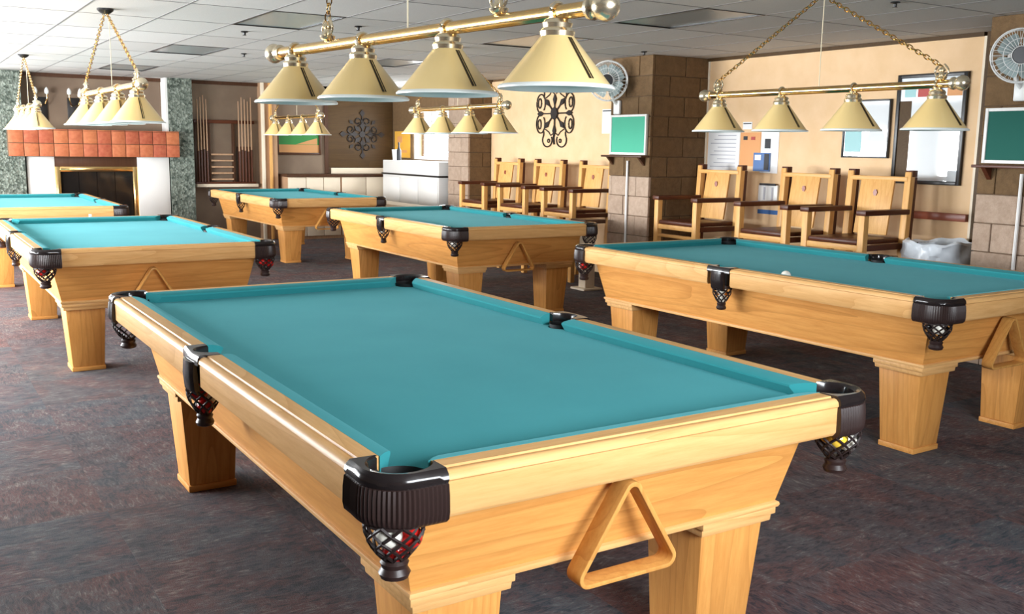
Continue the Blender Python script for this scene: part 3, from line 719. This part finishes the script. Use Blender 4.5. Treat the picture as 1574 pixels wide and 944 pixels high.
# small pedestal table by the pier
T = empty('side_table', 'small pale pedestal table with dark top beside the block pier', 'table', (6.05, 8.12, 0))
B(-.13, .13, -.13, .13, .69, .73).build('table_top', 'dark_wood_z', T, .005); B(-.06, .06, -.06, .06, .02, .69).build('pedestal', 'cream_paint', T, .005); B(-.12, .12, -.12, .12, 0, .02).build('base', 'cream_paint', T, .005)

# ------------------------------------------------------------------ things on the right wall
XW = RX - .02
def sheet(name, y0, y1, z0, z1, mat, label, cat, group=None, x=0, lines=0, extra=()):
    o = empty(name, label, cat, (XW - x, (y0 + y1) / 2, z0), 0, group); c = (y0 + y1) / 2
    B(-.004, 0, y0 - c, y1 - c, 0, z1 - z0).build('sheet', mat, o)
    for k in range(lines):
        zz = (z1 - z0) * (k + 1) / (lines + 1); B(-.0055, -.004, y0 - c + .05, y1 - c - .04 - .05 * (k % 3), zz - .004, zz + .004).build('text_line', 'ink_grey', o)
    for (ya, yb, za, zb, mt) in extra: B(-.008, -.004, ya - c, yb - c, za - z0, zb - z0).build('print', mt, o)
    return o
sheet('notice', 7.00, 7.44, 1.25, 1.63, 'paper', 'large white notice sheet beside the brown pier', 'notice', lines=9)
sheet('poster', 6.73, 6.99, 1.30, 1.62, 'paper_orange', 'orange poster next to the white notice sheet', 'poster', extra=((6.90, 6.95, 1.55, 1.585, 'ink'), (6.80, 6.85, 1.55, 1.58, 'ink_red')))
sheet('notice', 6.50, 6.72, 1.24, 1.66, 'paper', 'white notice with black print above the blue booklet', 'notice', extra=((6.60, 6.67, 1.47, 1.56, 'ink'),))
sheet('booklet', 6.59, 6.80, 1.255, 1.43, 'paper_blue', 'dark blue booklet pinned below the white notice', 'booklet', x=.010, extra=((6.70, 6.78, 1.36, 1.41, 'paper'), (6.60, 6.66, 1.27, 1.42, 'ink')))
sheet('notice', 6.85, 6.97, 1.65, 1.72, 'paper', 'small white slip above the orange poster', 'notice', extra=((6.86, 6.96, 1.70, 1.71, 'ink'),))
o = empty('leaflet_holder', 'white leaflet holder with dark clip hanging under the blue booklet', 'holder', (XW, 6.58, .96), 0)
B(-.03, 0, -.12, .12, 0, .17).build('pocket', 'white_plastic', o, .004)
B(-.04, -.03, -.10, .10, .165, .185).build('clip', 'ink', o); B(-.034, -.03, -.07, -.05, .02, .15).build('print', 'ink_grey', o); B(-.034, -.03, .03, .05, .03, .15).build('print', 'ink_grey', o)
sheet('notice', 6.46, 6.72, .855, .895, 'paper_blue', 'narrow blue strip low on the wall behind the chairs', 'notice')
def framed(name, y0, y1, z0, z1, fr, fmat, gmat, label, cat):
    o = empty(name, label, cat, (XW, (y0 + y1) / 2, z0)); c = (y0 + y1) / 2; h = z1 - z0; a, b_ = y0 - c, y1 - c
    B(-.018, 0, a + fr, b_ - fr, fr, h - fr).build('glazing', gmat, o)
    for r in ((a, a + fr, 0, h), (b_ - fr, b_, 0, h), (a + fr, b_ - fr, h - fr, h), (a + fr, b_ - fr, 0, fr)): B(-.03, 0, *r).build('frame_bar', fmat, o, .003)
    return o, c
o, c = framed('picture', 5.29, 5.76, 1.40, 1.885, .014, 'black_metal', 'frame_glass', 'pale glazed picture in a thin frame reflecting the windows', 'picture')
B(-.0185, -.018, .04, .21, .05, .24).build('print', 'paper_teal', o)
o, c = framed('display_case', 4.62, 5.24, 1.20, 2.07, .03, 'black_metal', 'frame_glass', 'tall black framed display case on the peach wall', 'display case')
B(-.0195, -.018, .17, .285, .03, .66).build('side_panel', 'brown_board', o)
for k, (ya, yb, mt) in enumerate([(.14, .24, 'paper_teal'), (.02, .12, 'ink_red'), (-.10, 0, 'paper_blue'), (-.27, -.14, 'paper_orange')]): B(-.0195, -.018, ya, yb, .69, .80).build('card', mt, o)

# wrought iron medallions
def leaf(mb, p, d, l, wd, plane):
    # flat diamond leaf of small thickness; plane maps (u, v, depth) to a point
    px_, py_ = -d[1], d[0]
    q = [(p[0], p[1]), (p[0] + d[0] * l * .55 + px_ * wd, p[1] + d[1] * l * .55 + py_ * wd), (p[0] + d[0] * l, p[1] + d[1] * l), (p[0] + d[0] * l * .55 - px_ * wd, p[1] + d[1] * l * .55 - py_ * wd)]
    mb.loft([[plane(u, v_, .010) for u, v_ in q], [plane(u, v_, .022) for u, v_ in q]])
def med_round(plane, o):
    mb = MB(); mb.loft([[plane(.075 * math.cos(a), .075 * math.sin(a), d) for a in [2 * PI * k / 8 for k in range(8)]] for d in (.008, .028)]); mb.build('boss', 'iron', o)
    for (u, v_) in ((.36, 0), (-.36, 0), (0, .22), (0, -.26), (.20, .17), (-.20, .17), (.20, -.17), (-.20, -.17)):
        R_ = math.hypot(u, v_); d = (u / R_, v_ / R_)
        mb = MB(); mb.tube([plane(d[0] * .05, d[1] * .05, .015), plane(u, v_, .015)], .009, 5); leaf(mb, (d[0] * (R_ - .13), d[1] * (R_ - .13)), d, .15, .034, plane); mb.build('spoke', 'iron', o)
    MB().tube([plane(0, -.24, .013), plane(.015, -.30, .013), plane(0, -.38, .013)], .012, 5).build('stem', 'iron', o)
    def loop(s, sv, pts, r_=.008):
        return MB().tube([plane(s * u, sv * v_, .012) for u, v_ in pts], r_, 5)
    def ell(cu, cv, ru, rv, a0, a1, n=22, sh=0.0): return [(cu + ru * (1 - sh * k / n) * math.cos(a0 + (a1 - a0) * k / n), cv + rv * (1 - sh * k / n) * math.sin(a0 + (a1 - a0) * k / n)) for k in range(n + 1)]
    for s in (-1, 1):
        for sv in (-1, 1):
            loop(s, sv, ell(.31, .125, .095, .115, -PI * .5, PI * 1.25)).build('scroll', 'iron', o, smooth=True)
            loop(s, sv, ell(.335, .13, .035, .06, 0, 2 * PI, 12)).build('scroll_eye', 'iron', o, smooth=True)
            loop(s, sv, [(.25, .20), (.235, .235), (.24, .27)] + ell(.155, .325, .105, .085, -.3, PI * 1.15)).build('scroll', 'iron', o, smooth=True)
            loop(s, sv, ell(.125, .335, .022, .022, 0, 2 * PI, 10), .007).build('scroll_eye', 'iron', o, smooth=True)
            loop(s, sv, [(.02, .24), (.08, .27), (.12, .23), (.21, .19)], .006).build('tendril', 'iron', o, smooth=True)
def med_diamond(plane, o):
    MB().loft([[plane(.05 * math.cos(a), .05 * math.sin(a), d) for a in [2 * PI * k / 10 for k in range(10)]] for d in (.008, .022)]).build('boss', 'iron', o)
    for k in range(4):
        a = PI / 2 * k; d = (math.cos(a), math.sin(a))
        mb = MB(); mb.tube([plane(d[0] * .04, d[1] * .04, .015), plane(d[0] * .33, d[1] * .33, .015)], .010, 5); leaf(mb, (d[0] * .07, d[1] * .07), d, .12, .04, plane); leaf(mb, (d[0] * .27, d[1] * .27), d, .12, .045, plane); mb.build('arm', 'iron', o)
        e = (math.cos(a + PI / 4), math.sin(a + PI / 4))
        mb = MB(); leaf(mb, (e[0] * .05, e[1] * .05), e, .14, .035, plane); leaf(mb, (e[0] * .22, e[1] * .22), e, .10, .03, plane); mb.build('petal', 'iron', o)
        for s in (-1, 1):
            f = (-d[1] * s, d[0] * s); c0 = (d[0] * .20 + f[0] * .075, d[1] * .20 + f[1] * .075)
            mb = MB(); mb.tube([plane(c0[0] + .07 * (1 - .03 * i) * math.cos(q), c0[1] + .07 * (1 - .03 * i) * math.sin(q), .014) for i, q in enumerate([a + s * (PI + 2 * PI * 1.2 * j / 20) for j in range(21)])], .010, 5)
            mb.build('scroll', 'iron', o, smooth=True)
o = empty('iron_medallion', 'black iron scroll medallion on the peach wall above the left chairs', 'wall decor', (XW, 10.17, 1.87)); med_round(lambda u, v_, d: (-d, u, v_), o)

# ------------------------------------------------------------------ trash can with bag
o = empty('trash_can', 'black trash can lined with a pale plastic bag behind the right table', 'trash can', (6.70, 4.52, 0))
MB().lathe([(.17, 0), (.225, .74), (.235, .745), (.235, .765), (.222, .765), (.165, .02)], 28).build('can', 'black_metal', o, smooth=True)
n = 40
n = 72
def bagring(r_, z, k, am=1.0):
    out = []
    for a in [2 * PI * j / n for j in range(n)]:
        q = r_ + am * (.010 * math.sin(5 * a + k) + .007 * math.sin(13 * a + 2.3 * k) + .005 * math.sin(29 * a + 3.1 * k))
        out.append((q * math.cos(a), q * math.sin(a), z + am * (.016 * math.sin(3 * a + k) + .008 * math.sin(9 * a + 1.7 * k))))
    return out
MB().loft([bagring(.200, .60, 0, .4), bagring(.212, .765, .5, .5), bagring(.245, .790, 1, .8), bagring(.268, .772, 1.2), bagring(.262, .735, 1.9), bagring(.272, .70, 2.5), bagring(.264, .665, 3.2), bagring(.274, .63, 3.9), bagring(.268, .60, 4.6), bagring(.262, .57, 5.2)], False).build('bag', 'bag', o, smooth=True)

# ------------------------------------------------------------------ fireplace wall
FPY = 14.45
o = empty('fireplace', 'fireplace with clay tiled mantel, white side panels and brass framed glass doors', 'fireplace', (2.43, FPY, 0))
ox, oy = 2.43, FPY
def fb(name, x0, x1, y0, y1, z0, z1, mat, par=None, bev=.004): return B(x0 - ox, x1 - ox, y0 - oy, y1 - oy, z0, z1).build(name, mat, par or o, bev)
mant = fb('mantel', 1.335, 3.515, 14.47, BY, 1.235, 1.585, 'mortar')
tw = (3.515 - 1.335) / 12
tme = B(.004, tw - .004, -.022, 0, .004, .171).mesh('mantel_tile', 'clay_tile', .003)
for i in range(12):
    for j in range(2):
        place('mantel_tile', tme, mant, (1.335 + i * tw - ox, 14.47 - oy, 1.235 + j * .175))
for i in range(12): place('mantel_tile', B(.004, tw - .004, -.02, .34, 0, .012).mesh('mantel_top_tile', 'clay_tile', .002), mant, (1.335 + i * tw - ox, 14.47 - oy, 1.585))
fb('side_panel', 1.56, 1.90, 14.66, BY, 0, 1.235, 'white_paint'); fb('side_panel', 2.97, 3.40, 14.62, BY, 0, 1.235, 'white_paint')
fb('firebox', 1.97, 2.90, 14.74, BY, 0, 1.12, 'liner')
fb('header', 1.90, 2.97, 14.66, BY, 1.10, 1.235, 'dark_wood_z')
for x0, x1, z0, z1 in ((1.90, 1.965, 0, 1.10), (2.905, 2.97, 0, 1.10), (1.965, 2.905, 1.03, 1.10)): fb('brass_frame', x0, x1, 14.64, 14.74, z0, z1, 'brass')
for k in range(4): fb('glass_door', 1.968 + k * .2345, 1.968 + (k + 1) * .2345 - .006, 14.685, 14.70, .05, 1.028, 'firebox_glass', None, 0)
struct('wall_column', B(.80, 1.535, 14.60, BY, 0, H), 'pebble_stone'); struct('wall_column', B(3.415, 3.75, 14.60, BY, 0, H), 'pebble_stone')
struct('trim_6', B(3.385, 3.413, 14.62, BY, 1.60, H), 'white_paint')
struct('trim_7', B(LX, RX, BY - .03, BY, H - .05, H), 'dark_wood_z')
def sconce(x, label):
    T = empty('wall_sconce', label, 'wall lamp', (x, BY, 1.70), 0, 'sconces above the mantel')
    B(-.085, .085, -.025, 0, 0, .33).build('backplate', 'black_metal', T, .006)
    for s in (-1, 1):
        MB().tube([(s * .02, -.03, .22), (s * .05, -.10, .24), (s * .07, -.12, .30), (s * .07, -.12, .36)], .009, 8).build('arm', 'brass', T, smooth=True)
        MB().lathe_c([(.001, 0), (.024, .015), (.028, .05), (.018, .08), (.001, .10)], 12, (s * .07, -.12, .36)).build('bulb', 'enamel', T, smooth=True)
sconce(1.80, 'black wall sconce with two pale bulbs left above the mantel'); sconce(2.22, 'black wall sconce with pale bulbs right above the mantel')

# cue rack with cues
RY = BY
o = empty('cue_rack', 'dark wooden cue rack with ball shelves on the back wall', 'cue rack', (4.28, RY, .80))
def rb(name, x0, x1, d0, d1, z0, z1, mat='dark_wood_z', par=None): return B(x0 - 4.28, x1 - 4.28, -d1, -d0, z0 - .80, z1 - .80).build(name, mat, par or o, .003)
rb('backboard', 3.84, 4.04, 0, .02, .84, 1.76); rb('backboard', 4.46, 4.70, 0, .02, .84, 1.40)
rb('top_rail', 3.82, 4.72, .02, .075, 1.735, 1.785, 'mahogany_x'); rb('base', 3.82, 4.74, 0, .14, .80, .845, 'cream_paint'); rb('foot_rail', 3.82, 4.72, .02, .10, .845, .875, 'mahogany_x')
rb('upright', 4.02, 4.055, 0, .07, .845, 1.735); rb('upright', 4.385, 4.42, 0, .07, .845, 1.735)
for k in range(5): rb('ball_shelf', 4.055, 4.385, .0, .09, .90 + .092 * k, .925 + .092 * k, 'column_wood')
def cue(x, z0, ln, label, group):
    T = empty('cue_stick', label, 'cue', (x, RY - .11, z0), 0, group)
    MB().lathe([(.0145, 0), (.0145, .02), (.012, ln * .38)], 8).build('butt', 'mahogany_z', T, smooth=True)
    MB().lathe([(.012, ln * .38), (.0065, ln - .012), (.0065, ln)], 8).build('shaft', 'column_wood', T, smooth=True)
for k in range(4): cue(3.865 + .043 * k, .877, 1.20 + .03 * ((k * 7) % 3), 'wooden cue, %s in the left end of the wall rack' % ['leftmost', 'second', 'third', 'innermost fourth'][k], 'cues in the wall rack')
for k in range(5): cue(4.47 + .047 * k, .877, 1.19 + .03 * ((k * 5) % 3), 'wooden cue, %s in the right end of the wall rack' % ['innermost', 'second from the middle', 'third', 'fourth', 'rightmost'][k], 'cues in the wall rack')
# column between the rack and the counter
o = struct('wall_post', B(4.80, 5.03, 14.70, BY, 0, H), 'column_wood')
B(4.78, 4.83, 14.67, 14.70, 0, H).build('post_strip', 'cream_paint', o, .004); B(4.90, 4.945, 14.67, 14.70, 0, H).build('post_strip', 'pine_z', o, .004)

# picture, iron medallion panel, counter
def frame_y(name, x0, x1, z0, z1, label, cat):
    o = empty(name, label, cat, ((x0 + x1) / 2, BY, z0)); c = (x0 + x1) / 2; a, b_, h, fr = x0 - c, x1 - c, z1 - z0, .035
    for r in ((a, a + fr, 0, h), (b_ - fr, b_, 0, h), (a + fr, b_ - fr, 0, fr), (a + fr, b_ - fr, h - fr, h)): B(r[0], r[1], -.03, 0, r[2], r[3]).build('frame_bar', 'dark_wood_z', o, .003)
    return o
o = frame_y('framed_picture', 5.08, 5.80, 1.285, 1.70, 'framed picture of a green field in a dark frame', 'picture')
B(-.325, .325, -.012, -.002, .155, .38).build('picture_field', 'picture_green', o); B(-.325, .325, -.012, -.002, .035, .155).build('picture_ground', 'picture_orange', o)
mb = MB().add([(-.05, -.0125, .16), (.30, -.0125, .16), (.30, -.0125, .26), (.15, -.0125, .22)], [(0, 1, 2, 3)]); mb.build('picture_path', 'picture_orange', o)
struct('wall_back_panel', B(5.92, 7.04, BY - .02, BY, 1.09, 2.25), 'brown_board')
struct('trim_8', B(5.86, 5.92, BY - .03, BY, .95, H), 'dark_wood_z')
o = empty('iron_medallion', 'dark iron diamond medallion on the brown back wall panel', 'wall decor', (6.50, BY - .02, 1.62)); med_diamond(lambda u, v_, d: (u, -d, v_), o)
o = empty('counter', 'long pale counter with cream panels below the iron medallion', 'counter', (6.0, 14.45, 0))
B(-.92, .95, -.02, .445, .955, .995).build('countertop', 'dark_wood_z', o, .004)
B(-.90, .93, .02, .445, 0, .955).build('body', 'column_wood', o)
for k, (a, b_) in enumerate([(-.90, -.62), (-.61, -.34), (-.33, -.06), (-.03, .37), (.38, .93)]): B(a, b_, 0, .02, .05, .95).build('panel', 'cream_paint', o, .004)
B(-.04, 1.04, .40, .43, .995, 1.085).build('backsplash', 'cream_paint', o, .003)
# bay with the bright window: white cabinet and its load
o = empty('white_cabinet', 'white cabinet with dark counter edge under the bright window', 'cabinet', (6.6, 13.35, 0))
B(0, .45, -.92, .95, .06, 1.005).build('body', 'white_paint', o, .004); B(.03, .45, -.90, .93, 0, .06).build('plinth', 'black_metal', o); B(-.02, .45, -.94, .97, 1.005, 1.03).build('counter_edge', 'black_metal', o, .003); B(0, .42, -.92, .95, 1.03, 1.225).build('upper_box', 'white_paint', o, .005)
for k in range(3): B(-.012, 0, -.90 + .62 * k, -.31 + .62 * k, .10, .97).build('door', 'white_paint', o, .004)
def bottle(x, y, z, h, mat, label):
    T = empty('bottle', label, 'bottle', (x, y, z)); MB().lathe([(.035, 0), (.037, .01), (.037, h * .55), (.014, h * .75), (.014, h)], 14).build('glass_body', mat, T, smooth=True); MB().lathe([(.016, h - .02), (.016, h + .005)], 10).build('cap', 'ink', T)
bottle(6.70, 13.93, 1.225, .27, 'ink', 'tall black bottle on the white cabinet before the bright window')
T = empty('paper_cup', 'white paper cup stack beside the black bottle', 'cup', (6.72, 14.10, 1.225)); MB().lathe([(.04, 0), (.055, .16)], 16).build('cup_body', 'white_plastic', T, smooth=True); MB().lathe([(.057, .155), (.057, .165)], 16).build('rim', 'white_plastic', T)
o = empty('low_bench', 'low pale bench in front of the white cabinet', 'bench', (6.2, 13.1, 0))
B(-.18, .18, -.85, .85, .56, .62).build('bench_top', 'cream_paint', o, .005)
for s in (-1, 1): B(-.15, .15, s * .75 - .03, s * .75 + .03, 0, .56).build('support', 'cream_paint', o, .004)
o = empty('yellow_poster', 'yellow orange poster on the wall next to the bright window', 'poster', (RX, 14.50, 1.26)); B(-.006, 0, -.26, .30, 0, .42).build('sheet', 'paper_yellow', o)
B(-.008, -.006, .02, .2, .24, .34).build('print', 'paper_orange', o); B(-.008, -.006, -.15, .1, .08, .12).build('print', 'paper_orange', o)
o = empty('wall_notice', 'small white notice on the peach wall beside the bright green board', 'notice', (XW, 9.12, 1.62)); B(-.005, 0, -.09, .09, 0, .275).build('sheet', 'paper', o); B(-.007, -.005, -.08, .08, .25, .262).build('print', 'ink', o)
bpy.context.view_layer.update()
